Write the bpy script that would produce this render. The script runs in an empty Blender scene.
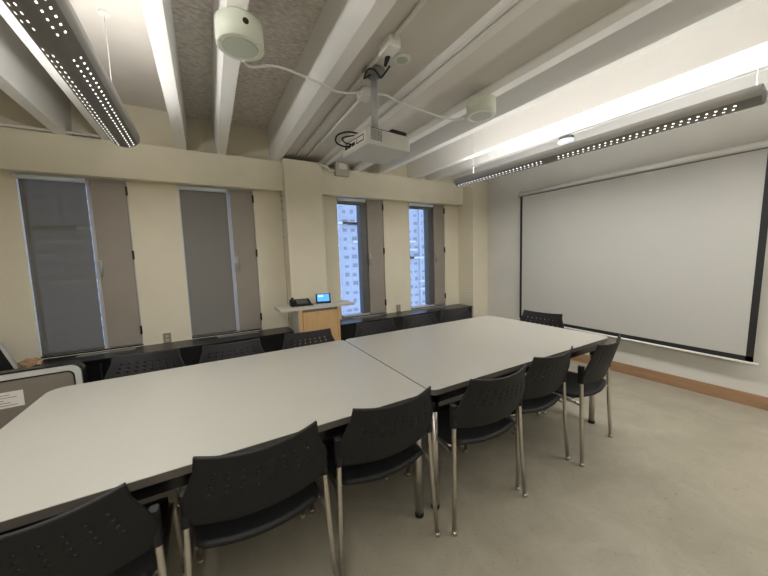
import bpy, bmesh, math, random
from mathutils import Vector, Matrix
random.seed(7)
S = bpy.context.scene
COL = S.collection
PI = math.pi

# ------------------------------------------------------------------ camera
CAM_H, YAW, PITCH, ROLL, FPX = 1.41781, -0.518262, -0.0927095, -0.0328718, 307.946
fw = Vector((-math.sin(YAW)*math.cos(PITCH), math.cos(YAW)*math.cos(PITCH), math.sin(PITCH)))
rt = Vector((math.cos(YAW), math.sin(YAW), 0)); up = rt.cross(fw)
c_, s_ = math.cos(ROLL), math.sin(ROLL)
R_ = c_*rt + s_*up; U_ = -s_*rt + c_*up
cd = bpy.data.cameras.new('camera'); cam = bpy.data.objects.new('camera', cd); COL.objects.link(cam)
cam.matrix_world = Matrix(((R_.x, U_.x, -fw.x, 0), (R_.y, U_.y, -fw.y, 0), (R_.z, U_.z, -fw.z, CAM_H), (0, 0, 0, 1)))
cd.sensor_width = 36; cd.lens = FPX/768*36; cd.clip_start = .02; cd.clip_end = 300
S.camera = cam

# ------------------------------------------------------------------ world, exposure
w = bpy.data.worlds.new('sky'); S.world = w; w.use_nodes = True
wn = w.node_tree.nodes; wl = w.node_tree.links
bg = wn['Background']; bg.inputs[0].default_value = (.50, .66, 1.0, 1); bg.inputs[1].default_value = 1.0
S.view_settings.view_transform = 'Standard'; S.view_settings.look = 'None'
S.view_settings.gamma = 1; S.view_settings.use_curve_mapping = False
S.view_settings.exposure = 0.95
TUBE_LEFT, TUBE_RIGHT = 12.5, 12.5   # brightness of the bare tubes in the open tops of the pendants
LAMP_DOWN = 15        # what falls through the perforated underside
LAMP_COL = (1.0, .982, .945)

# ------------------------------------------------------------------ materials
def mat(name, col, rough=.6, metal=0, noise=0, nscale=20, bump=0, bscale=200, spec=.5, emit=None, es=0, stretch=None):
    m = bpy.data.materials.new(name); m.use_nodes = True
    nt = m.node_tree; b = nt.nodes['Principled BSDF']
    b.inputs['Base Color'].default_value = (*col, 1); b.inputs['Roughness'].default_value = rough
    b.inputs['Metallic'].default_value = metal; b.inputs['Specular IOR Level'].default_value = spec
    if emit: b.inputs['Emission Color'].default_value = (*emit, 1); b.inputs['Emission Strength'].default_value = es
    tc = nt.nodes.new('ShaderNodeTexCoord'); src = tc.outputs['Object']
    if stretch:
        mp = nt.nodes.new('ShaderNodeMapping'); mp.inputs['Scale'].default_value = stretch
        nt.links.new(src, mp.inputs[0]); src = mp.outputs[0]
    if noise:
        n = nt.nodes.new('ShaderNodeTexNoise'); n.inputs['Scale'].default_value = nscale; n.inputs['Detail'].default_value = 5
        nt.links.new(src, n.inputs[0])
        r = nt.nodes.new('ShaderNodeValToRGB')
        r.color_ramp.elements[0].position = .3; r.color_ramp.elements[1].position = .7
        r.color_ramp.elements[0].color = (*[c*(1-noise) for c in col], 1)
        r.color_ramp.elements[1].color = (*[min(1, c*(1+noise)) for c in col], 1)
        nt.links.new(n.outputs[0], r.inputs[0]); nt.links.new(r.outputs[0], b.inputs['Base Color'])
    if bump:
        n2 = nt.nodes.new('ShaderNodeTexNoise'); n2.inputs['Scale'].default_value = bscale; n2.inputs['Detail'].default_value = 3
        nt.links.new(src, n2.inputs[0])
        bp = nt.nodes.new('ShaderNodeBump'); bp.inputs['Strength'].default_value = bump; bp.inputs['Distance'].default_value = .01
        nt.links.new(n2.outputs[0], bp.inputs['Height']); nt.links.new(bp.outputs[0], b.inputs['Normal'])
    return m

M = {}
M['wall'] = mat('cream_wall_paint', (.74, .685, .545), .75, noise=.03, nscale=3, bump=.05, bscale=90)
M['soffit'] = mat('cream_soffit_paint', (.80, .75, .61), .75, noise=.03, nscale=4)
M['wallgrey'] = mat('pale_grey_wall_paint', (.64, .625, .57), .75, noise=.03, nscale=3)
M['beam'] = mat('white_beam_paint', (.86, .85, .825), .6, noise=.03, nscale=4, stretch=(1, .3, 1))
M['deck'] = mat('white_deck_paint', (.74, .70, .65), .7, noise=.03, nscale=5)
M['drop'] = mat('grey_infill_paint', (.70, .67, .62), .75, noise=.04, nscale=2)
M['acoustic'] = mat('textured_acoustic_panel', (.72, .68, .62), .95, noise=.22, nscale=26, bump=1.0, bscale=55, stretch=(1, 2, 1))
M['white'] = mat('white_plastic', (.78, .77, .74), .4)
M['puckwhite'] = mat('greenish_white_plastic', (.66, .69, .58), .45)
M['puckgrille'] = mat('pale_grille', (.50, .54, .46), .6, noise=.08, nscale=300)
M['whitepipe'] = mat('white_painted_pipe', (.80, .78, .75), .4)
M['black'] = mat('black_plastic', (.0075, .0078, .0085), .6, bump=.08, bscale=600, spec=.38)
M['blackmetal'] = mat('black_painted_metal', (.005, .005, .006), .28, noise=.1, nscale=8)
M['darkhole'] = mat('black_opening', (.01, .01, .01), .8)
M['chrome'] = mat('satin_steel', (.60, .57, .52), .32, metal=1)
M['greymetal'] = mat('grey_metal', (.46, .465, .47), .4, metal=.35)
M['lampbody'] = mat('grey_lamp_housing', (.42, .415, .405), .5)
M['lampperf'] = mat('dark_grey_perforated_steel', (.21, .205, .20), .5)
M['glow'] = mat('lit_perforation', (1, 1, 1), .5, emit=(1, .97, .9), es=1.6)
M['tube'] = mat('fluorescent_tube', (1, 1, 1), .5, emit=LAMP_COL, es=TUBE_LEFT)
M['tubeb'] = mat('right_row_fluorescent_tube', (1, 1, 1), .5, emit=LAMP_COL, es=TUBE_RIGHT)  # same tube for the right row, with its own strength setting
M['lam'] = mat('speckled_beige_laminate', (.375, .36, .318), .38, noise=.07, nscale=260, spec=.4)
M['edge'] = mat('taupe_edge_band', (.10, .088, .073), .5)
M['cartedge'] = mat('pale_laminate_edge', (.58, .54, .47), .45)
M['birch'] = mat('birch_veneer', (.62, .40, .19), .45, noise=.10, nscale=5, stretch=(6, 6, .6))
M['baseb'] = mat('orange_brown_wood', (.34, .20, .11), .5, noise=.12, nscale=6, stretch=(6, .6, 6))
M['panel'] = mat('taupe_casement_panel', (.31, .275, .235), .55, noise=.03, nscale=4)
M['frame'] = mat('pale_window_frame', (.50, .50, .52), .4)
M['dframe'] = mat('dark_window_frame', (.10, .10, .10), .5)
M['rollertube'] = mat('daylight_tinted_white', (.74, .82, .92), .35)  # white plastic with the blue of the daylight put into its colour
M['screen'] = mat('matte_screen_fabric', (.47, .465, .43), .85, bump=.25, bscale=3)
M['screenblack'] = mat('black_screen_border', (.012, .012, .013), .7)
M['proj'] = mat('grey_white_projector_shell', (.60, .60, .57), .45)
M['projgrey'] = mat('grey_projector_vent', (.16, .16, .16), .6)
M['taupe'] = mat('taupe_metal_panel', (.20, .175, .145), .5, noise=.04, nscale=5)
M['silver'] = mat('silver_trim', (.66, .67, .68), .35, metal=.4)
M['paper'] = mat('white_paper', (.72, .70, .66), .8)
M['ink'] = mat('grey_print', (.18, .17, .17), .8)
M['kraft'] = mat('brown_paper', (.42, .27, .16), .8, noise=.2, nscale=25)
M['lcd'] = mat('blue_touch_screen', (.02, .12, .45), .2, emit=(.08, .30, .85), es=.9)
M['lcdbar'] = mat('pale_screen_buttons', (.3, .55, .9), .3, emit=(.30, .58, 1), es=1.0)
M['plate'] = mat('steel_outlet_plate', (.30, .26, .21), .4, metal=.3)
M['tower'] = mat('pale_tower_wall', (.50, .52, .56), .8, noise=.12, nscale=2)
M['towerglass'] = mat('tower_window_glass', (.27, .29, .33), .5)
M['greybox'] = mat('grey_beige_box', (.46, .44, .37), .5)

def floor_mat():
    m = bpy.data.materials.new('marbled_tan_vinyl'); m.use_nodes = True; nt = m.node_tree; b = nt.nodes['Principled BSDF']
    b.inputs['Roughness'].default_value = .42; b.inputs['Specular IOR Level'].default_value = .35
    tc = nt.nodes.new('ShaderNodeTexCoord')
    n = nt.nodes.new('ShaderNodeTexNoise'); n.inputs['Scale'].default_value = 3.5; n.inputs['Detail'].default_value = 8; n.inputs['Roughness'].default_value = .65
    n.inputs['Distortion'].default_value = .8
    nt.links.new(tc.outputs['Object'], n.inputs[0])
    r = nt.nodes.new('ShaderNodeValToRGB'); e = r.color_ramp.elements
    e[0].position = .3; e[0].color = (.295, .268, .205, 1); e[1].position = .7; e[1].color = (.375, .342, .268, 1)
    nt.links.new(n.outputs[0], r.inputs[0])
    # sparse dark scuffs
    n2 = nt.nodes.new('ShaderNodeTexNoise'); n2.inputs['Scale'].default_value = 22; n2.inputs['Detail'].default_value = 5; n2.inputs['Distortion'].default_value = 3.5
    nt.links.new(tc.outputs['Object'], n2.inputs[0])
    r2 = nt.nodes.new('ShaderNodeValToRGB'); f = r2.color_ramp.elements
    f[0].position = .64; f[0].color = (0, 0, 0, 1); f[1].position = .67; f[1].color = (.8, .8, .8, 1)
    nt.links.new(n2.outputs[0], r2.inputs[0])
    mx = nt.nodes.new('ShaderNodeMixRGB'); mx.inputs[2].default_value = (.24, .215, .17, 1)
    nt.links.new(r2.outputs[0], mx.inputs[0]); nt.links.new(r.outputs[0], mx.inputs[1])
    # tile joints, 30 cm
    bk = nt.nodes.new('ShaderNodeTexBrick'); bk.offset = 0; bk.inputs['Scale'].default_value = 1
    bk.inputs['Brick Width'].default_value = .305; bk.inputs['Row Height'].default_value = .305; bk.inputs['Mortar Size'].default_value = .0011
    bk.inputs['Color1'].default_value = (1, 1, 1, 1); bk.inputs['Color2'].default_value = (.985, .985, .985, 1); bk.inputs['Mortar'].default_value = (.95, .945, .94, 1)
    nt.links.new(tc.outputs['Object'], bk.inputs[0])
    mu = nt.nodes.new('ShaderNodeMixRGB'); mu.blend_type = 'MULTIPLY'; mu.inputs[0].default_value = 1
    nt.links.new(mx.outputs[0], mu.inputs[1]); nt.links.new(bk.outputs[0], mu.inputs[2])
    nt.links.new(mu.outputs[0], b.inputs['Base Color'])
    return m
M['floor'] = floor_mat()

def see_through(name, col, trans, tcol=(1, 1, 1), weave=0):
    m = bpy.data.materials.new(name); m.use_nodes = True; nt = m.node_tree; b = nt.nodes['Principled BSDF']
    b.inputs['Base Color'].default_value = (*col, 1); b.inputs['Roughness'].default_value = .8
    t = nt.nodes.new('ShaderNodeBsdfTransparent'); t.inputs[0].default_value = (*tcol, 1)
    mx = nt.nodes.new('ShaderNodeMixShader'); mx.inputs[0].default_value = trans
    nt.links.new(b.outputs[0], mx.inputs[1]); nt.links.new(t.outputs[0], mx.inputs[2])
    nt.links.new(mx.outputs[0], nt.nodes['Material Output'].inputs[0])
    return m
M['mesh'] = see_through('dark_sheer_blind_cloth', (.18, .175, .165), .24, (1, .92, .80))
M['opaque'] = see_through('dark_grey_blind_cloth', (.22, .212, .20), .012)
M['glass'] = see_through('window_glass', (.6, .7, .8), .93, (.96, .98, 1))
M['glass'].node_tree.nodes['Principled BSDF'].inputs['Roughness'].default_value = .05

# ------------------------------------------------------------------ mesh helpers
def box(bm, x0, x1, y0, y1, z0, z1, bev=0, mi=0):
    vs = [bm.verts.new((x, y, z)) for x in (x0, x1) for y in (y0, y1) for z in (z0, z1)]
    fs = []
    for idx in ((0, 1, 3, 2), (4, 6, 7, 5), (0, 4, 5, 1), (2, 3, 7, 6), (0, 2, 6, 4), (1, 5, 7, 3)):
        f = bm.faces.new([vs[i] for i in idx]); f.material_index = mi; fs.append(f)
    bmesh.ops.recalc_face_normals(bm, faces=fs)
    if bev:
        es = list({e for f in fs for e in f.edges})
        r = bmesh.ops.bevel(bm, geom=es, offset=bev, segments=2, affect='EDGES', profile=.6)
        for f in r['faces']: f.material_index = mi
    return vs

def tube(bm, pts, r, seg=10, cap=True, mi=0, smooth=True):
    pts = [Vector(p) for p in pts]; rings = []
    n = len(pts); ref = None
    for i, p in enumerate(pts):
        if i == 0: t = pts[1]-p
        elif i == n-1: t = p-pts[-2]
        else: t = (pts[i+1]-p).normalized()+(p-pts[i-1]).normalized()
        t.normalize()
        if ref is None:
            a = Vector((0, 0, 1)) if abs(t.z) < .9 else Vector((1, 0, 0))
            ref = t.cross(a).normalized()
        else:
            ref = (ref-t*ref.dot(t)).normalized()
        b = t.cross(ref)
        rr = r[i] if isinstance(r, (list, tuple)) else r
        rings.append([bm.verts.new(p+rr*(math.cos(2*PI*k/seg)*ref+math.sin(2*PI*k/seg)*b)) for k in range(seg)])
    for a, b in zip(rings, rings[1:]):
        for k in range(seg):
            f = bm.faces.new((a[k], a[(k+1) % seg], b[(k+1) % seg], b[k])); f.smooth = smooth; f.material_index = mi
    if cap:
        f = bm.faces.new(rings[0][::-1]); f.material_index = mi
        f = bm.faces.new(rings[-1]); f.material_index = mi

def smooth_path(pts, n=6):
    pts = [Vector(p) for p in pts]; out = []
    P = [pts[0]]+pts+[pts[-1]]
    for i in range(1, len(P)-2):
        for k in range(n):
            t = k/n
            a, b, c, d = P[i-1], P[i], P[i+1], P[i+2]
            out.append(.5*((2*b)+(c-a)*t+(2*a-5*b+4*c-d)*t*t+(3*b-a-3*c+d)*t**3))
    out.append(pts[-1]); return out

def lathe(bm, prof, c=(0, 0, 0), seg=40, mi=0, smooth=True):
    rings = []
    for r, z in prof:
        rings.append([bm.verts.new((c[0]+r*math.cos(2*PI*k/seg), c[1]+r*math.sin(2*PI*k/seg), c[2]+z)) for k in range(seg)])
    for a, b in zip(rings, rings[1:]):
        for k in range(seg):
            f = bm.faces.new((a[k], a[(k+1) % seg], b[(k+1) % seg], b[k])); f.smooth = smooth; f.material_index = mi
    f = bm.faces.new(rings[0][::-1]); f.material_index = mi
    f = bm.faces.new(rings[-1]); f.material_index = mi

def prism(bm, outline, axis, a0, a1, mi=0):
    """outline: list of 2-D points; axis 'x' (points y,z), 'y' (x,z) or 'z' (x,y)"""
    def mk(p, a): return {'x': (a, p[0], p[1]), 'y': (p[0], a, p[1]), 'z': (p[0], p[1], a)}[axis]
    A = [bm.verts.new(mk(p, a0)) for p in outline]; B = [bm.verts.new(mk(p, a1)) for p in outline]
    fs = [bm.faces.new(A[::-1]), bm.faces.new(B)]
    n = len(A)
    for i in range(n): fs.append(bm.faces.new((A[i], A[(i+1) % n], B[(i+1) % n], B[i])))
    for f in fs: f.material_index = mi
    bmesh.ops.recalc_face_normals(bm, faces=fs)

def rrect(x0, x1, y0, y1, r, seg=6):
    rs = r if isinstance(r, (list, tuple)) else [r]*4
    out = []
    for (cx, cy, a0), rr in zip(((x1, y1, 0), (x0, y1, 90), (x0, y0, 180), (x1, y0, 270)), rs):
        ccx = cx-rr if cx == x1 else cx+rr; ccy = cy-rr if cy == y1 else cy+rr
        for k in range(seg+1):
            a = math.radians(a0+90*k/seg); out.append((ccx+rr*math.cos(a), ccy+rr*math.sin(a)))
    return out

def obj(name, bm, m, parent=None, bev=0):
    bmesh.ops.recalc_face_normals(bm, faces=bm.faces)
    me = bpy.data.meshes.new(name); bm.to_mesh(me); bm.free()
    o = bpy.data.objects.new(name, me); COL.objects.link(o)
    for mm in (m if isinstance(m, (list, tuple)) else [m]): me.materials.append(M[mm])
    if parent: o.parent = parent
    if bev:
        b = o.modifiers.new('bevel', 'BEVEL'); b.width = bev; b.segments = 2; b.limit_method = 'ANGLE'
    return o
def B(*a, **k):
    bm = bmesh.new(); box(bm, *a, **k); return bm
def T(*a, **k):
    bm = bmesh.new(); tube(bm, *a, **k); return bm
def tag(o, label, cat, group=None, kind=None):
    o['label'] = label
    o['category'] = cat
    if group: o['group'] = group
    if kind: o['kind'] = kind
    return o
def thing(name, label, cat, loc=(0, 0, 0), rz=0, group=None):
    o = bpy.data.objects.new(name, None); COL.objects.link(o); o.empty_display_size = .1
    o.location = loc; o.rotation_euler = (0, 0, rz)
    return tag(o, label, cat, group)
def struct(name, bm, m, label=None, cat=None):
    o = obj(name, bm, m); o['kind'] = 'structure'
    if label: o['label'] = label
    if cat: o['category'] = cat
    return o
def copy_tree(o, parent=None):
    c = o.copy(); COL.objects.link(c)
    if parent: c.parent = parent
    for ch in list(o.children): copy_tree(ch, c)
    return c

# ------------------------------------------------------------------ room constants
XL, XR, YB, YW, YS = -2.7, 4.145, -2.4, 4.03, 3.91
ZD, ZB, ZS, ZI = 3.03, 2.625, 2.284, 2.69      # deck, beam undersides, soffit underside, infill
WIN = [(-1.405, -.64), (-.205, .54), (1.60, 2.325), (2.79, 3.505)]
WZ0, WZ1 = .60, 2.30

# ------------------------------------------------------------------ structure
struct('floor', B(XL-.1, XR+.1, YB-.1, YW+.2, -.1, 0), 'floor', 'tan marbled vinyl tile floor', 'floor')
bm = bmesh.new(); x = XL
for a, b in WIN:
    box(bm, x, a, YW, YW+.2, 0, ZD); box(bm, a, b, YW, YW+.2, 0, WZ0); box(bm, a, b, YW, YW+.2, WZ1, ZD); x = b
box(bm, x, XR, YW, YW+.2, 0, ZD)
struct('wall_window', bm, 'wall', 'cream painted wall holding four tall narrow windows', 'wall')
struct('wall_screen', B(XR, XR+.1, YB, YW+.2, 0, ZD+.1), 'wallgrey', 'pale wall behind the projection screen', 'wall')
struct('wall_back', B(XL, XR, YB-.1, YB, 0, ZD+.1), 'wall')
struct('wall_left', B(XL-.1, XL, YB, YW+.2, 0, ZD+.1), 'wall')
struct('trim_soffit', B(XL, 3.81, YS, YW, ZS, ZB), 'soffit', 'deep cream soffit beam running above the windows', 'soffit')
struct('trim_centre_column', B(.862, 1.315, 3.77, YW, 0, ZB), 'wall', 'cream square column between the second and third windows', 'column')
bm = B(3.81, XR, 3.685, YW, 0, ZB+.02); struct('trim_corner_column', bm, 'wall', 'cream square column in the corner by the screen', 'column')
struct('baseboard_screen', B(XR-.018, XR, YB, 3.685, 0, .116, bev=.003), 'baseb', 'orange-brown wooden baseboard under the screen', 'baseboard')

# ceiling: deck slab, acoustic panels between two pairs of webs, lower infill panels, tapered concrete webs
struct('ceiling', B(XL-.1, XR+.1, YB-.1, YW+.2, ZD, ZD+.12), 'deck', 'white ribbed concrete ceiling', 'ceiling')
WEBS = [(-1.12, -1.09, .085), (-.748, -.762, .058), (-.168, -.18, .085), (.165, .185, .09), (.785, .765, .085),
        (1.385, 1.345, .085), (1.975, 1.835, .08), (2.36, 2.20, .08), (2.955, 2.79, .085), (3.335, 3.14, .085), (3.87, 3.70, .08),
        (-1.72, -1.70, .085), (-2.32, -2.30, .085)]   # left edge of the underside at y=.8 and at the soffit, width
def webx(i, y):
    a, b, wd = WEBS[i]; return a+(b-a)*(y-.8)/(YS-.8)
for i, (a, b, wd) in enumerate(WEBS):
    bm = bmesh.new(); tp = .022; pr = []
    for y in (YB, YW):
        xa = webx(i, y); pr.append([bm.verts.new(p) for p in ((xa, y, ZB), (xa+wd, y, ZB), (xa+wd+tp, y, ZD), (xa-tp, y, ZD))])
    for k in range(4): bm.faces.new((pr[0][k], pr[0][(k+1) % 4], pr[1][(k+1) % 4], pr[1][k]))
    bm.faces.new(pr[0]); bm.faces.new(pr[1][::-1])
    struct('trim_%d' % (i+1), bm, 'beam')
def infill(n, i, j, z0, z1, m, in0=.0, in1=.0):
    bm = bmesh.new()
    vs = []
    for z in (z0, z1):
        f = (z-ZB)/(ZD-ZB)*.022
        for y in (YB, YW):
            xl = webx(i, y)+WEBS[i][2]+f+in0; xr = webx(j, y)-f-in1
            vs.append((bm.verts.new((xl, y, z)), bm.verts.new((xr, y, z))))
    (a, b), (c, d), (e, f_), (g, h) = vs
    for q in ((a, b, d, c), (e, g, h, f_), (a, e, f_, b), (c, d, h, g), (a, c, g, e), (b, f_, h, d)): bm.faces.new(q)
    return struct('trim_%d' % n, bm, m)
infill(20, 2, 3, ZD-.02, ZD, 'acoustic'); infill(21, 3, 4, ZD-.02, ZD, 'acoustic')
infill(22, 4, 5, ZI, ZI+.04, 'drop'); infill(23, 5, 6, ZI, ZI+.04, 'drop')

# ------------------------------------------------------------------ windows
def window(n, a, b, split, dark):
    e = bpy.data.objects.new('window_%d' % n, None); COL.objects.link(e); e['kind'] = 'structure'
    e.location = (a, YW, WZ0)
    W = b-a; H = WZ1-WZ0; s = split-a; fm = 'dframe' if dark else 'frame'
    bm = bmesh.new(); t = .035
    box(bm, 0, .02, .09, .14, 0, H); box(bm, W-t, W, .02, .14, 0, H)
    box(bm, t, W-t, .02, .14, 0, t); box(bm, t, W-t, .02, .14, H-t, H)
    obj('window_frame', bm, 'frame', e)
    bm = B(s-(.075 if dark else .005), s+.025, .02, .14, t, H-t, bev=.003)
    obj('mullion', bm, 'dframe' if dark else 'frame', e)
    obj('pane', B(t, s-.005, .10, .106, t, H-t), 'glass', e)
    p = obj('casement_panel', B(s+.028, W-.012, .004, .04, .02, H-.03, bev=.004), 'panel', e)
    for z in (.12, H/2+.05, H-.16): obj('hinge', B(W-.014, W+.004, -.010, .012, z, z+.09, bev=.003), 'blackmetal', e)
    bm = bmesh.new(); hz = H*.505
    box(bm, s+.028, s+.062, -.014, .004, hz-.03, hz+.045, bev=.004)
    tube(bm, [(s+.042, -.012, hz+.02), (s+.042, -.04, hz+.02), (s+.05, -.045, hz-.0), (s+.052, -.042, hz-.115)], .009, 8)
    obj('handle', bm, 'greymetal', e)
    obj('sill', B(0, W, 0, .16, -.001, .010), 'blackmetal', e)
    return e
window(1, *WIN[0], -.945, False); window(2, *WIN[1], .262, False)
window(3, *WIN[2], 2.03, True); window(4, *WIN[3], 3.25, True)

def blind(x0, x1, m, label, drop, group=None):
    t = thing('roller_blind', label, 'blind', ((x0+x1)/2, YW-.010, 2.258), 0, group)
    w2 = (x1-x0)/2
    obj('roller_tube', T([(-w2-.012, 0, 0), (w2, 0, 0)], .024, 16), 'rollertube', t)
    for s in (-1, 1): obj('bracket', B(s*w2-.004, s*w2+.004, -.024, .024, -.026, .028, bev=.003), 'white', t)
    obj('blind_cloth', B(-w2+.004, w2-.002, .021, .0235, -drop, 0), m, t)
    obj('bottom_rail', B(-w2+.004, w2-.002, .014, .030, -drop-.018, -drop, bev=.003), 'dframe', t)
    return t
blind(-1.400, -.950, 'mesh', 'dark sheer roller blind drawn down over the leftmost window', 1.62)
blind(-.200, .256, 'opaque', 'solid dark grey roller blind drawn down over the window left of the column', 1.62)
blind(1.605, 2.02, 'opaque', 'rolled-up blind at the top of the window just right of the column', .05)
blind(2.795, 3.245, 'opaque', 'rolled-up blind at the top of the window nearest the screen', .05)

# ------------------------------------------------------------------ the building outside
tw = thing('tower_block', 'pale apartment tower with rows of windows outside the glass', 'building', (5, 85, -60))
obj('wall', B(-75, 75, 0, 20, 0, 130), 'tower', tw)
bm = bmesh.new()
random.seed(3)
for i in range(58):
    for j in range(48):
        x = -73+i*2.52+random.uniform(-.2, .2); z = 1+j*2.65
        box(bm, x, x+random.choice((1.0, 1.3, 1.6)), -.08, 0, z, z+random.choice((.7, .9, 1.2)))
o = obj('window_rows', bm, 'towerglass', tw); o['kind'] = 'stuff'
bm = bmesh.new()
for j in range(48):
    for q in range(9):
        if random.random() < .62:
            x = random.uniform(-72, 60); box(bm, x, x+random.uniform(4, 11), -1.1, -.08, .4+j*2.65, 1.0+j*2.65)
o = obj('balcony_rows', bm, 'white', tw); o['kind'] = 'stuff'
for k in range(11):
    obj('pilaster', B(-74+k*14.6, -73.2+k*14.6, -.7, 0, 0, 130), 'tower', tw)

# ------------------------------------------------------------------ heater covers
def heater(x0, x1, y0, label):
    t = thing('heater_cover', label, 'heater cover', ((x0+x1)/2, (y0+YW)/2, 0))
    w2 = (x1-x0)/2; d = (YW-y0)/2
    obj('body', B(-w2, w2, -d+.012, d-.002, .0, .572), 'blackmetal', t)
    obj('top', B(-w2, w2+.004, -d, d-.002, .572, .595, bev=.003), 'blackmetal', t)
    n = int((x1-x0)/.9)
    for i in range(n):
        bm = bmesh.new()
        cx = -w2+(i+.5)*(x1-x0)/n
        for k in range(5): box(bm, cx-.22, cx+.22, d-.13+k*.018, d-.121+k*.018, .593, .5985)
        obj('grille', bm, 'lampperf', t)
    for i in range(1, n+1):
        cx = -w2+i*(x1-x0)/(n+1); obj('seam', B(cx-.003, cx+.003, -d+.006, -d+.0125, .03, .56), 'darkhole', t)
    return t
heater(XL+.02, .855, 3.685, 'long black metal heater cover under the two windows left of the column')
heater(1.325, 3.79, 3.69, 'long black metal heater cover under the two windows right of the column')

# ------------------------------------------------------------------ outlets and small wall fittings
def outlet(loc, rz, label, m='plate'):
    t = thing('wall_outlet', label, 'outlet', loc, rz)
    obj('plate', B(-.035, .035, -.007, 0, -.055, .055, bev=.002), m, t)
    bm = bmesh.new()
    for z in (-.022, .022): box(bm, -.014, .014, -.009, -.006, z-.012, z+.012)
    obj('socket', bm, 'greybox' if m == 'plate' else 'cartedge', t)
outlet((-.43, YW, .645), 0, 'metal outlet plate on the wall between the two left windows')
outlet((2.545, YW, .65), 0, 'metal outlet plate on the wall between the two right windows')
outlet((3.81, 3.84, .78), -PI/2, 'white outlet box on the corner column beside the screen', 'white')
bm = bmesh.new(); box(bm, 1.535, 1.725, YS-.07, YS, 2.525, 2.70, bev=.006)
t = thing('junction_box', 'grey-beige junction box with a pale cover on the soffit right of the column', 'junction box', (1.63, YS, 2.61))
bm = B(-.095, .095, -.07, 0, -.085, .085, bev=.006); obj('body', bm, 'greybox', t)
obj('cover', B(-.05, .055, -.078, -.07, -.005, .07, bev=.002), 'white', t)
tag(obj('short_conduit', T(smooth_path([(1.29, 3.76, 2.60), (1.40, 3.80, 2.60), (1.45, 3.88, 2.585), (1.535, 3.88, 2.585)]), .011), 'whitepipe'),
    'short bent conduit joining the column to the grey-beige box', 'conduit')
bm = bmesh.new(); tube(bm, [(.845, 3.93, 2.27), (.848, 3.925, 2.1), (.842, 3.93, 1.9), (.845, 3.93, .6)], .004, 6)
for z in (2.22, 2.15, 2.06, 1.93, 1.72): box(bm, .832, .858, 3.915, 3.935, z, z+.018)
tag(obj('wall_cable', bm, 'greymetal'), 'thin grey cable clipped down the left side of the centre column', 'cable')
tag(obj('soffit_conduit', T([(XL+.02, 3.885, 2.62), (-1.4, 3.885, 2.638), (-.7, 3.885, 2.648), (-.52, 3.885, 2.64)], .012), 'whitepipe'),
    'painted conduit along the soffit top behind the left pendant light', 'conduit')
tag(obj('soffit_wire', T([(-.50, 3.895, 2.64), (-.3, 3.895, 2.632), (-.20, 3.895, 2.633)], .004, 6), 'whitepipe'),
    'thin wire along the soffit top right of the left pendant light', 'wire')

# ------------------------------------------------------------------ pendant lights
def pendant(xn, yn, xf, yf, label, joints, hang=.22, tubemat='tube'):
    L = math.hypot(xf-xn, yf-yn); rz = math.atan2(-(xf-xn), yf-yn)
    t = thing('pendant_light', label, 'light', (xn, yn, 2.28), rz)
    hw = .085
    prof = []
    for k in range(-8, 9):
        a = k/8*1.25; prof.append((hw*math.sin(a)/math.sin(1.25), .085*(1-math.cos(a))/(1-math.cos(1.25))*.62))
    prof = [(-hw-.004, .088)]+prof+[(hw+.004, .088)]
    bm = bmesh.new()
    rings = [[bm.verts.new((x, y, z)) for x, z in prof] for y in (0, L)]
    for i in range(len(prof)-1):
        f = bm.faces.new((rings[0][i], rings[0][i+1], rings[1][i+1], rings[1][i])); f.smooth = True
        xm = (prof[i][0]+prof[i+1][0])/2; f.material_index = 1 if abs(xm) < .074 else 0
    o = obj('housing', bm, ['lampbody', 'lampperf'], t)
    sd = o.modifiers.new('thick', 'SOLIDIFY'); sd.thickness = .003; sd.offset = 1
    for y in (0, L):
        bm = bmesh.new(); vs = [bm.verts.new((x, y, z)) for x, z in prof]; f = bm.faces.new(vs)
        r = bmesh.ops.extrude_face_region(bm, geom=[f]); bmesh.ops.translate(bm, verts=[v for v in r['geom'] if isinstance(v, bmesh.types.BMVert)], vec=(0, .006 if y else -.006, 0))
        obj('end_cap', bm, 'lampbody', t)
    # perforations, four rows of slots in lit groups with a blank at each lamp joint
    bm = bmesh.new(); y = .10
    def zat(x):
        a = math.asin(min(1, abs(x)/hw*math.sin(1.25))); return .085*(1-math.cos(a))/(1-math.cos(1.25))*.62
    while y < L-.04:
        if not any(abs(y+.01-j) < .06 for j in joints):
            for x in (-.056, -.031, .031, .056):
                sh = .010 if x in (-.031, .031) else 0
                z0 = zat(x-.0033)-.0040; z1 = zat(x+.0033)-.0040
                vs = [bm.verts.new(p) for p in ((x-.0026, y+sh, z0), (x+.0026, y+sh, z1), (x+.0026, y+sh+.012, z1), (x-.0026, y+sh+.012, z0))]
                bm.faces.new(vs)
        y += .041
    p = obj('perforation_dots', bm, 'glow', t)
    for x in (-.035, .035): obj('fluorescent_tube', T([(x, .04, .086), (x, L-.04, .086)], .013, 8), tubemat, t)
    for y in (hang, L-.22):
        hg = obj('hanger', T([(0, y, .06), (0, y, ZD-2.28)], .0026, 6), 'white', t)
        bm = bmesh.new(); lathe(bm, [(.03, ZD-2.28-.012), (.03, ZD-2.28)], (0, y, 0), 16); obj('canopy_disc', bm, 'white', hg)
        obj('crosspiece', B(-hw, hw, y-.006, y+.006, .075, .08), 'white', hg)
    ld = bpy.data.lights.new('downlight', 'AREA'); ld.shape = 'RECTANGLE'; ld.size = .10; ld.size_y = L-.1; ld.energy = LAMP_DOWN; ld.color = LAMP_COL
    lo = bpy.data.objects.new('downlight', ld); COL.objects.link(lo); lo.parent = t; lo.location = (0, L/2, -.012)
    return t
pendant(-.445, .46, -.445, 2.90, 'long perforated pendant light over the table, left one, ending at the left windows', [1.26])
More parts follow.
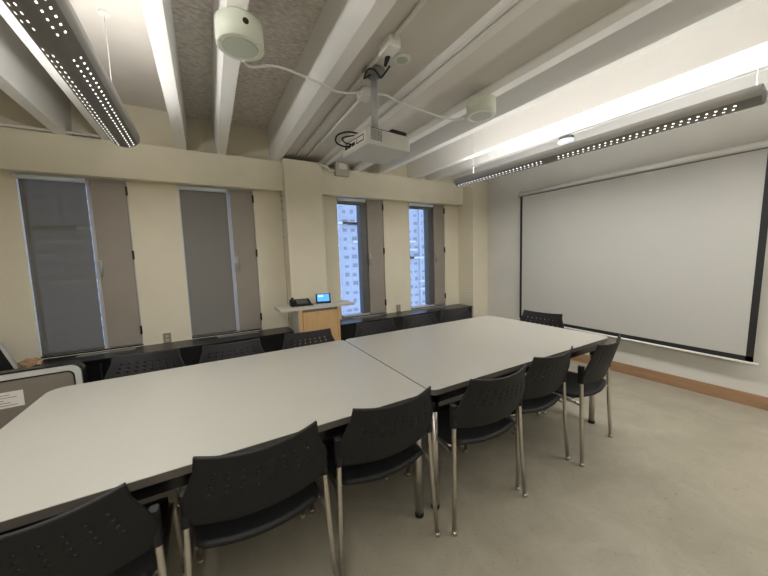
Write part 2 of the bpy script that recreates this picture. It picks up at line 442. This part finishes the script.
pendant(2.98, .54, 2.80, 2.93, 'long perforated pendant light in front of the projection screen', [.0, 1.24], .03, 'tubeb')
pendant(-.445, -2.05, -.445, .40, 'added perforated pendant light in the left row, unseen behind the viewer, for ambient light', [1.2])  # out of view, added to raise the ambient light in the room
pendant(3.15, -1.90, 2.99, .50, 'second perforated pendant light in the right row, nearest the viewer', [1.2], .22, 'tubeb')

# ------------------------------------------------------------------ ceiling conduits, boxes, mics, projector
def tube_y(x0, x1, y0, y1, z, r): return T([(x0, y0, z), (x1, y1, z)], r, 10)
G = 'conduits under the ceiling infill'
tag(obj('ceiling_conduit', tube_y(.885, .895, YB+.02, 3.76, ZI-.012, .007), 'whitepipe'), 'thin white conduit tight against the beam left of the projector', 'conduit')
tag(obj('ceiling_conduit', tube_y(1.02, 1.02, YB+.02, 3.76, ZI-.016, .012), 'whitepipe'), 'white conduit running through the black-plugged outlet box by the projector pole', 'conduit')
tag(obj('ceiling_conduit', tube_y(1.14, 1.145, 2.22, 3.76, ZI-.016, .012), 'whitepipe'), 'white conduit from the cable box to the column, passing behind the projector', 'conduit')
for k, (dx, lab) in enumerate(((-.045, 'leftmost of the twin conduits along the beam right of the smoke detector'), (-.018, 'right one of the twin conduits along the beam right of the smoke detector'))):
    a, b = webx(5, YB), webx(5, 3.9)
    tag(obj('beam_conduit', tube_y(a+dx+.02, b+dx+.02, YB+.02, 3.89, ZB-.012, .009), 'whitepipe'), lab, 'conduit')
t = thing('outlet_box', 'white ceiling outlet box with a black plug beside the projector pole', 'outlet box', (1.025, 1.64, ZI))
obj('body', B(-.038, .038, -.065, .065, -.065, 0, bev=.005), 'white', t)
obj('plug', T([(.012, .035, -.055), (.008, .045, -.075), (.004, .065, -.105)], [.017, .015, .008], 12), 'black', t)
t = thing('cable_box', 'white ceiling box behind the pole where the white cords meet', 'cable box', (1.13, 2.17, ZI))
obj('body', B(-.045, .045, -.055, .055, -.06, 0, bev=.005), 'white', t)
t = thing('smoke_detector', 'round white smoke detector on the ceiling right of the projector pole', 'smoke detector', (1.178, 1.735, ZI))
bm = bmesh.new(); lathe(bm, [(.056, 0), (.057, -.006), (.050, -.012), (.03, -.013)], seg=32); obj('base', bm, 'white', t)
bm = bmesh.new(); lathe(bm, [(.038, -.012), (.036, -.015), (.012, -.016)], seg=24); obj('grille', bm, 'puckgrille', t)

def mic(x, y, label, r, hole, a):
    t = thing('ceiling_speaker', label, 'speaker', (x, y, ZB))
    h = .114
    bm = bmesh.new(); lathe(bm, [(r-.010, 0), (r-.003, -.003), (r, -.010), (r, -h+.004)], seg=56); lathe(bm, [(r, -h+.004), (r-.003, -h)], seg=56, smooth=False); obj('housing', bm, 'puckwhite', t)
    bm = bmesh.new(); lathe(bm, [(r-.004, -h+.001), (r-.006, -h-.002), (r*.74, -h-.002), (r*.73, -h)], seg=56, smooth=False); obj('rim', bm, 'white' if not hole else 'puckwhite', t)
    bm = bmesh.new(); lathe(bm, [(r*.72, -h+.002), (r*.71, -h-.002), (r*.3, -h-.0025)], seg=48, smooth=False); obj('grille', bm, 'puckgrille', t)
    for k in range(3):
        bm = bmesh.new(); q = a+k*2*PI/3+.6; lathe(bm, [(.005, -h-.002), (.004, -h-.006)], (math.cos(q)*r*.86, math.sin(q)*r*.86, 0), 10); obj('screw', bm, 'silver', t)
    if hole:
        d = Vector((math.cos(a), math.sin(a), 0)); c = d*(r-.004)+Vector((0, 0, -.052))
        obj('knockout', T([c, c+d*.007], .014, 20), 'darkhole', t)
    return t
mic(.232, 1.795, 'round white ceiling speaker with a dark knockout hole, upper left', .113, True, math.radians(-82))
mic(1.955, 1.80, 'round white ceiling speaker right of the projector', .111, False, math.radians(-120))
tag(obj('white_cord', T(smooth_path([(.25, 1.89, 2.51), (.30, 1.97, 2.53), (.47, 2.02, 2.60), (.78, 2.10, 2.61), (.90, 2.14, 2.61), (1.09, 2.15, 2.65)]), .0075, 8), 'whitepipe'),
    'white cord from the left ceiling speaker to the cable box', 'cord')
tag(obj('white_cord', T(smooth_path([(1.17, 2.13, 2.65), (1.24, 2.06, 2.63), (1.36, 2.06, 2.605), (1.60, 2.02, 2.56), (1.78, 1.96, 2.52), (1.86, 1.89, 2.515)]), .008, 8), 'whitepipe'),
    'white cord from the cable box to the right ceiling speaker', 'cord')
t = thing('occupancy_sensor', 'small white domed sensor on a dark mount under the beam by the right pendant light', 'sensor', (3.345, 1.93, ZB))
bm = bmesh.new(); lathe(bm, [(.065, 0), (.072, -.02), (.06, -.03)], seg=24); obj('mount', bm, 'dframe', t)
bm = bmesh.new(); lathe(bm, [(.078, -.032), (.084, -.045), (.07, -.066), (.03, -.078)], seg=32); obj('dome', bm, 'rollertube', t)
tag(obj('sensor_wire', T([(webx(9, y)+.004, y, ZB-.006) for y in (1.98, 1.0, 0, YB+.02)], .005, 6), 'greymetal'), 'thin dark wire running along the beam from the domed sensor', 'wire')

# projector
px, py, pz = 1.09, 1.965, 2.155
t = thing('projector', 'grey-white ceiling projector hanging from a grey pole', 'projector', (px, py, pz), math.radians(6))
obj('shell', B(-.172, .176, -.165, .165, -.006, .098, bev=.010), 'proj', t)
bm = bmesh.new()
for r in range(7):
    for c in range(8): box(bm, -.148+c*.011, -.140+c*.011, -.1655, -.162, .022+r*.010, .029+r*.010)
obj('vent', bm, 'projgrey', t)
bm = bmesh.new(); box(bm, .03, .158, -.1655, -.162, .015, .085, bev=.002); obj('front_panel', bm, 'proj', t)
bm = bmesh.new()
box(bm, -.1745, -.171, -.145, .145, .012, .084)
obj('connector_panel', bm, 'paper', t)
bm = bmesh.new()
for y0, y1, z0, z1 in ((-.12, -.03, .028, .034), (-.12, -.03, .062, .067), (-.01, .03, .03, .05), (.04, .08, .03, .05), (.09, .12, .03, .062), (-.02, .12, .068, .072), (-.12, -.117, .028, .067), (-.033, -.03, .028, .067)):
    box(bm, -.1765, -.174, y0, y1, z0, z1)
obj('connector', bm, 'darkhole', t)
bm = bmesh.new()
box(bm, -.14, .15, -.15, .13, .098, .106); box(bm, .03, .155, -.155, -.03, .100, .126, bev=.004)
obj('top_cover', bm, 'black', t)
bm = bmesh.new()
for x, y in ((-.10, -.08), (.10, -.08), (-.10, .09), (.10, .09)): lathe(bm, [(.010, 0), (.009, -.005)], (x, y, 0), 12)
obj('foot', bm, 'projgrey', t)
bm = bmesh.new()
lathe(bm, [(.024, .10), (.024, ZI-pz-.02)], (-.018, -.03, 0), 20); obj('pole', bm, 'greymetal', t)
bm = bmesh.new(); lathe(bm, [(.045, ZI-pz-.035), (.075, ZI-pz-.018), (.078, ZI-pz-.006)], (-.018, -.03, 0), 28)
obj('ceiling_plate', bm, 'lampperf', t)
bm = bmesh.new(); box(bm, -.065, .03, -.07, .01, .107, .120, bev=.002); box(bm, -.055, -.05, -.06, 0, .12, .15); box(bm, .015, .02, -.06, 0, .12, .15)
tube(bm, [(-.06, -.03, .14), (.025, -.03, .14)], .006, 8)
obj('bracket', bm, 'greymetal', t)
bm = bmesh.new()
tube(bm, smooth_path([(1.03-px, 1.70-py, 2.59-pz), (1.04-px, 1.78-py, 2.58-pz), (1.06-px, 1.84-py, 2.60-pz), (1.03-px, 1.86-py, 2.645-pz), (.985-px, 1.87-py, 2.64-pz), (.985-px, 1.92-py, 2.61-pz), (-.06, -.03, .49), (-.045, -.035, .505)]), .006, 8)
obj('power_cord', bm, 'black', t)
bm = bmesh.new()
tube(bm, smooth_path([(-.05, -.02, .13), (-.10, .02, .125), (-.19, .05, .13), (-.25, .09, .11), (-.25, .11, .07), (-.20, .10, .05), (-.175, .06, .04)]), .006, 8)
tube(bm, smooth_path([(-.06, .0, .125), (-.14, .06, .12), (-.21, .09, .10), (-.21, .06, .06), (-.175, .02, .04)]), .005, 8)
obj('signal_cable', bm, 'black', t)

# ------------------------------------------------------------------ projection screen
t = thing('projection_screen', 'large white pull-down projection screen with black borders on the pale wall', 'screen', (4.04, 1.83, 0))
def quad_slab(pts, th):
    bm = bmesh.new(); a = [bm.verts.new((p[0], p[1], p[2])) for p in pts]; b = [bm.verts.new((p[0]+th, p[1], p[2])) for p in pts]
    bm.faces.new(a); bm.faces.new(b[::-1])
    for i in range(4): bm.faces.new((a[i], a[(i+1) % 4], b[(i+1) % 4], b[i]))
    return bm
ya, yb = 1.15, -1.155      # far, near (relative)
za, zb_ = .470, .425; zta, ztb = 2.262, 2.225
yt = -1.19
obj('screen_cloth', quad_slab([(0, ya, za), (0, yb, zb_), (0, yt, ztb), (0, ya, zta)], .003), 'screen', t)
def strip(y0, y1, lo0, lo1, hi0, hi1): return quad_slab([(-.002, y0, lo0), (-.002, y1, lo1), (-.002, y1, hi1), (-.002, y0, hi0)], .001)
bm = bmesh.new()
for q in ([(ya, za), (yb, zb_), (yb, zb_+.045), (ya, za+.035)], [(ya, zta), (yt, ztb), (yt, ztb-.006), (ya, zta-.006)],
          [(ya, za), (ya-.035, za), (ya-.035, zta), (ya, zta)], [(yb, zb_), (yb+.045, zb_), (yt+.045, ztb), (yt, ztb)]):
    a = [bm.verts.new((-.0015, p[0], p[1])) for p in q]; b = [bm.verts.new((-.0004, p[0], p[1])) for p in q]
    bm.faces.new(a); bm.faces.new(b[::-1])
    for i in range(4): bm.faces.new((a[i], a[(i+1) % 4], b[(i+1) % 4], b[i]))
obj('border', bm, 'screenblack', t)
obj('bottom_bar', T([(.0, ya+.005, za-.012), (.0, yb-.03, zb_-.012)], .010, 10), 'white', t)
obj('roller_case', T([(.035, ya+.06, zta+.035), (.035, yb-.16, ztb+.035)], .034, 18), 'white', t)
bm = bmesh.new()
for y in (ya+.03, yb-.12): box(bm, .02, .103, y-.015, y+.015, zta+.02 if y > 0 else ztb+.02, (zta if y > 0 else ztb)+.085, bev=.003)
obj('wall_bracket', bm, 'greybox', t)

# ------------------------------------------------------------------ tables
def table(x0, x1, y0, y1, label, rad, legs, seam):
    cx, cy = (x0+x1)/2, (y0+y1)/2; hx, hy = (x1-x0)/2, (y1-y0)/2
    t = thing('conference_table', label, 'table', (cx, cy, 0), 0)
    def skew(bm):      # the joint between the two tops runs slightly askew
        for v in bm.verts:
            if v.co.x*seam > hx-.1: v.co.x += .026*v.co.y
    bm = bmesh.new(); prism(bm, rrect(-hx+.002, hx-.002, -hy+.002, hy-.002, rad), 'z', .711, .735); skew(bm); obj('tabletop', bm, 'lam', t)
    bm = bmesh.new(); prism(bm, rrect(-hx, hx, -hy, hy, rad), 'z', .705, .7335); skew(bm); obj('edge_band', bm, 'edge', t)
    bm = bmesh.new(); i = .035
    for a in ((-hx+i, hx-i, -hy+i, -hy+i+.025), (-hx+i, hx-i, hy-i-.025, hy-i), (-hx+i, -hx+i+.025, -hy+i, hy-i), (hx-i-.025, hx-i, -hy+i, hy-i)):
        box(bm, *a, .645, .705)
    obj('apron', bm, 'blackmetal', t)
    for sx in (-1, 1):
        for sy in (-1, 1):
            lx, ly = sx*(hx-legs[sx > 0]), sy*(hy-.085)
            l = obj('leg', T([(lx, ly, .02), (lx, ly, .60)], .021, 20), 'chrome', t)
            bm = bmesh.new(); lathe(bm, [(.024, 0), (.024, .016), (.021, .022)], (lx, ly, 0), 20); obj('foot', bm, 'black', l)
            bm = bmesh.new(); lathe(bm, [(.028, .58), (.030, .66), (.045, .70)], (lx, ly, 0), 20); obj('collar', bm, 'blackmetal', l)
    return t
table(-.835, .9635, 1.213, 2.465, 'beige laminate conference table, the nearer left half of the pair', [.05, .075, .075, .05], (.09, .045), 1)
table(.9675, 2.787, 1.211, 2.462, 'beige laminate conference table, the right half nearest the screen', [.07, .05, .05, .07], (.062, .09), -1)

# ------------------------------------------------------------------ chairs
def make_chair():
    t = thing('conference_chair', '', 'chair')
    NU, NV = 49, 32
    def wv(v):
        z = v
        if z < .08: return .222+.022*math.sin(z/.08*PI/2)
        if z < .42: return .244
        if z < .80: return .244-.042*(z-.42)/.38
        return .202-.006*(z-.8)/.2
    def back(u, v):
        zz = .548+v*.262+.016*(u*u)*v - .012*(1-u*u)*(1-v)
        x = u*wv(v)
        y = .012-.075*v-.042*(1-u*u)+.004*math.cos(v*PI)
        return (x, y, zz)
    bm = bmesh.new()
    g = [[bm.verts.new(back(-1+2*i/NU, j/NV)) for i in range(NU+1)] for j in range(NV+1)]
    for j in range(NV):
        for i in range(NU):
            ci = i-4.5
            hole = (i % 5 == 2 and 4 <= i <= 42 and j in (15, 18, 21, 24))
            if hole: continue
            f = bm.faces.new((g[j][i], g[j][i+1], g[j+1][i+1], g[j+1][i])); f.smooth = True
    o = obj('backrest', bm, 'black', t)
    s = o.modifiers.new('thick', 'SOLIDIFY'); s.thickness = .009; s.offset = 0
    # seat shell
    NX, NY = 20, 20
    def seat(u, v):
        hw = .215+.012*math.sin(v*PI)
        if v < .12: hw *= .90+.10*math.sin(v/.12*PI/2)
        if v > .88: hw *= .88+.12*math.cos((v-.88)/.12*PI/2)
        x = u*hw; y = .015+v*.44-.03*(1-u*u)*(1-v)+.02*(1-u*u)*v
        z = .440+.012*u*u-.035*max(0, (v-.78)/.22)**2-.012*math.sin(v*PI)*(1-u*u)+.02*max(0, (.2-v)/.2)**2
        return (x, y, z)
    bm = bmesh.new()
    g = [[bm.verts.new(seat(-1+2*i/NX, j/NY)) for i in range(NX+1)] for j in range(NY+1)]
    for j in range(NY):
        for i in range(NX):
            f = bm.faces.new((g[j][i], g[j][i+1], g[j+1][i+1], g[j+1][i])); f.smooth = True
    o = obj('seat', bm, 'black', t)
    s = o.modifiers.new('thick', 'SOLIDIFY'); s.thickness = .022; s.offset = -1
    for sx in (-1, 1):
        obj('leg', T([(sx*.264, -.016, .006), (sx*.248, -.000, .30), (sx*.239, .008, .56), (sx*.236, .012, .66)], .0115, 12), 'chrome', t)
        obj('leg', T(smooth_path([(sx*.245, .475, .006), (sx*.236, .42, .36), (sx*.234, .40, .408), (sx*.234, .35, .418), (sx*.236, .10, .418), (sx*.240, .02, .41), (sx*.243, .004, .40)], 3), .0105, 12), 'chrome', t)
        bm = bmesh.new(); prism(bm, rrect(sx*.237-.014, sx*.237+.014, -.006, .032, .009, 3), 'z', .555, .672)
        for v in bm.verts:
            v.co.x += (v.co.z-.6)*-.02*sx; v.co.y += -(v.co.z-.6)*-.02
        obj('sleeve', bm, 'black', t, bev=.004)
        obj('glide', T([(sx*.2642, -.0165, .0), (sx*.2635, -.0155, .02)], .014, 12), 'chrome', t)
        obj('glide', T([(sx*.2452, .476, 0), (sx*.2445, .473, .02)], .014, 12), 'chrome', t)
    bm = bmesh.new(); tube(bm, [(-.236, .34, .412), (.236, .34, .412)], .009, 8); tube(bm, [(-.238, .08, .412), (.238, .08, .412)], .009, 8)
    obj('crossbar', bm, 'chrome', t)
    return t
chair = make_chair()
SPOTS = [ # x, y (of the back legs' top), rotation, label, group
 (-.435, 1.125, 0, 'black perforated chair at the bottom left, cut off by the photo edge', 'near'),
 (.115, 1.155, 0, 'black perforated chair second from the left on the near side of the table', 'near'),
 (.660, 1.165, 0, 'black perforated chair on the near side just left of the table joint', 'near'),
 (1.265, 1.11, -3, 'black perforated chair on the near side just right of the table joint', 'near'),
 (1.80, 1.15, 0, 'black perforated chair on the near side, second from the right end', 'near'),
 (2.335, 1.095, 7, 'black perforated chair turned sideways at the near right corner of the table', 'near'),
 (-.42, 2.60, 172, 'black chair on the window side nearest the grey cabinet, back low behind the table edge', 'far'),
 (.12, 2.53, 177, 'black chair on the window side below the solid dark blind', 'far'),
 (.71, 2.53, 176, 'black chair on the window side in front of the small wooden lectern', 'far'),
 (1.375, 2.55, 174, 'black chair on the window side just right of the lectern', 'far'),
 (1.90, 2.54, 176, 'black chair on the window side between the two right windows', 'far'),
 (2.46, 2.62, 174, 'black chair on the window side nearest the corner column', 'far'),
 (2.90, 1.915, 97, 'black perforated chair at the screen end of the table, back in front of the screen', 'end'),
]
for i, (x, y, a, lab, side) in enumerate(SPOTS):
    c = chair if i == 0 else copy_tree(chair)
    c.location = (x, y, 0); c.rotation_euler = (0, 0, math.radians(a)); c['label'] = lab
    c['group'] = {'near': 'black chairs along the near side of the table', 'far': 'black chairs along the window side of the table', 'end': 'black chairs around the table end'}[side]

# ------------------------------------------------------------------ lectern cart with phone and touch panel
t = thing('lectern', 'small wooden lectern cabinet with a wide pale top in front of the column', 'lectern', (1.08, 3.40, 0))
obj('top', B(-.435, .445, -.0, .35, .880, .910, bev=.004), 'cartedge', t)
obj('body', B(-.225, .235, .02, .275, .03, .880), 'taupe', t)
obj('front_stile', B(-.235, -.195, .005, .02, .02, .880), 'birch', t); obj('side_panel', B(.222, .245, .005, .275, .02, .880), 'birch', t)
obj('side_cover', B(-.240, -.2255, .021, .275, .02, .879), 'silver', t)
obj('door', B(-.190, .218, -.001, .018, .06, .850, bev=.002), 'birch', t)
obj('plinth', B(-.2, .22, .03, .27, 0, .03), 'blackmetal', t)
t = thing('desk_phone', 'black desk phone with its cord, left on the lectern top', 'phone', (.925, 3.60, .91), math.radians(-3))
bm = bmesh.new()
prism(bm, [(-.07, 0), (.07, 0), (.07, .072), (-.07, .018)], 'x', -.12, .11); obj('base', bm, 'black', t, bev=.003)
bm = bmesh.new(); tube(bm, smooth_path([(-.088, -.06, .046), (-.088, -.045, .042), (-.088, .03, .072), (-.088, .05, .084)]), [.017]*3+[.012]*12+[.017]*4, 12)
obj('handset', bm, 'blackmetal', t)
bm = bmesh.new()
for r in range(4):
    for c in range(6): box(bm, -.05+c*.022, -.036+c*.022, -.05+r*.024, -.034+r*.024, .024+r*.0095, .038+r*.0095)
obj('keypad', bm, 'projgrey', t)
obj('phone_cord', T(smooth_path([(.08, -.02, .01), (.10, -.06, .006), (.13, -.05, .006), (.12, -.09, .006)]), .006, 8), 'black', t)
t = thing('touch_panel', 'small black touch panel with a lit blue screen on the lectern top', 'touch panel', (1.205, 3.62, .91), math.radians(-14))
bm = bmesh.new(); prism(bm, [(-.035, 0), (.05, 0), (.05, .10), (.032, .115), (-.032, .010)], 'x', -.088, .088); obj('body', bm, 'black', t, bev=.004)
def slope(x, s, off): # point on the slanted front
    a = Vector((-.032, .010)); b = Vector((.032, .115)); d = b-a; n = Vector((-d.y, d.x)).normalized(); p = a+d*s+n*off; return (x, p.x, p.y)
def slab(x0, x1, s0, s1, o0, o1):
    bm = bmesh.new(); A = [bm.verts.new(slope(x, s, o0)) for x, s in ((x0, s0), (x1, s0), (x1, s1), (x0, s1))]; Bv = [bm.verts.new(slope(x, s, o1)) for x, s in ((x0, s0), (x1, s0), (x1, s1), (x0, s1))]
    bm.faces.new(A); bm.faces.new(Bv[::-1])
    for i in range(4): bm.faces.new((A[i], A[(i+1) % 4], Bv[(i+1) % 4], Bv[i]))
    return bm
obj('screen', slab(-.072, .072, .14, .92, .001, .003), 'lcd', t)
bm = slab(-.06, .0, .62, .80, .003, .0036); obj('screen_buttons', bm, 'lcdbar', t)

# ------------------------------------------------------------------ grey cabinet at left, leaning panel, crumpled paper
t = thing('equipment_cabinet', 'taupe equipment cabinet with silver rounded front frame and a white notice, left of the table', 'cabinet', (-1.245, 2.90, 0), math.radians(3))
W2, H, D = .43, .765, .08
bm = bmesh.new(); prism(bm, rrect(-W2, W2, .03, H, [.07, .07, .02, .02]), 'y', .012, D); obj('body', bm, 'blackmetal', t, bev=.004)
def ring(o, i, y0, y1):
    bm = bmesh.new(); n = len(o); A = [bm.verts.new((p[0], y0, p[1])) for p in o]; C = [bm.verts.new((p[0], y0, p[1])) for p in i]
    A2 = [bm.verts.new((p[0], y1, p[1])) for p in o]; C2 = [bm.verts.new((p[0], y1, p[1])) for p in i]
    for k in range(n):
        l = (k+1) % n
        for q in ((A[k], A[l], C[l], C[k]), (A2[k], C2[k], C2[l], A2[l]), (A[k], A2[k], A2[l], A[l]), (C[k], C[l], C2[l], C2[k])): bm.faces.new(q)
    return bm
obj('front_frame', ring(rrect(-W2+.012, W2-.012, .04, H-.012, [.06, .06, .02, .02]), rrect(-W2+.045, W2-.045, .07, H-.045, [.04, .04, .01, .01]), -.006, .012), 'silver', t)
obj('gasket', ring(rrect(-W2+.045, W2-.045, .07, H-.045, [.04, .04, .01, .01]), rrect(-W2+.055, W2-.055, .08, H-.055, [.035, .035, .01, .01]), -.002, .012), 'black', t)
bm = bmesh.new(); prism(bm, rrect(-W2+.055, W2-.055, .08, H-.055, [.035, .035, .01, .01]), 'y', .0, .012); obj('door', bm, 'taupe', t, bev=.004)
obj('notice', B(-.16, .13, -.0015, 0, .535, .64), 'paper', t)
bm = bmesh.new()
for k in range(5): box(bm, -.14, .10-(k % 3)*.03, -.0022, -.0014, .55+k*.017, .554+k*.017)
obj('notice_print', bm, 'ink', t)
bm = bmesh.new()
for x in (-W2+.06, W2-.06):
    for y in (.05,): tube(bm, [(x-.012, y, .025), (x+.012, y, .025)], .025, 14)
obj('caster', bm, 'black', t)

t = thing('leaning_panel', 'black panel with a pale slanted edge standing on the heater cover beside the paper bag', 'panel', (-1.60, 3.78, .596), 0)
bm = bmesh.new(); prism(bm, [(.125, 0), (.052, .215), (-.25, .215), (-.25, 0)], 'y', -.012, .012); obj('board', bm, 'black', t)
bm = bmesh.new(); prism(bm, [(.125, 0), (.145, 0), (.070, .228), (-.25, .228), (-.25, .215), (.052, .215)], 'y', -.016, .016); obj('edge_trim', bm, 'silver', t)

bm = bmesh.new(); bmesh.ops.create_icosphere(bm, subdivisions=4, radius=1)
from mathutils import noise as mn
for v in bm.verts:
    n = mn.noise(v.co*2.2)*.35+abs(mn.noise(v.co*5))*.35
    v.co = v.co*(1+n); v.co.x *= .062; v.co.y *= .05; v.co.z *= .04
    v.co.z = max(v.co.z, -.02)
o = obj('crumpled_paper', bm, 'kraft'); o.location = (-1.39, 3.80, .6175)
tag(o, 'crumpled brown paper bag lying on the heater cover at the far left', 'paper bag')
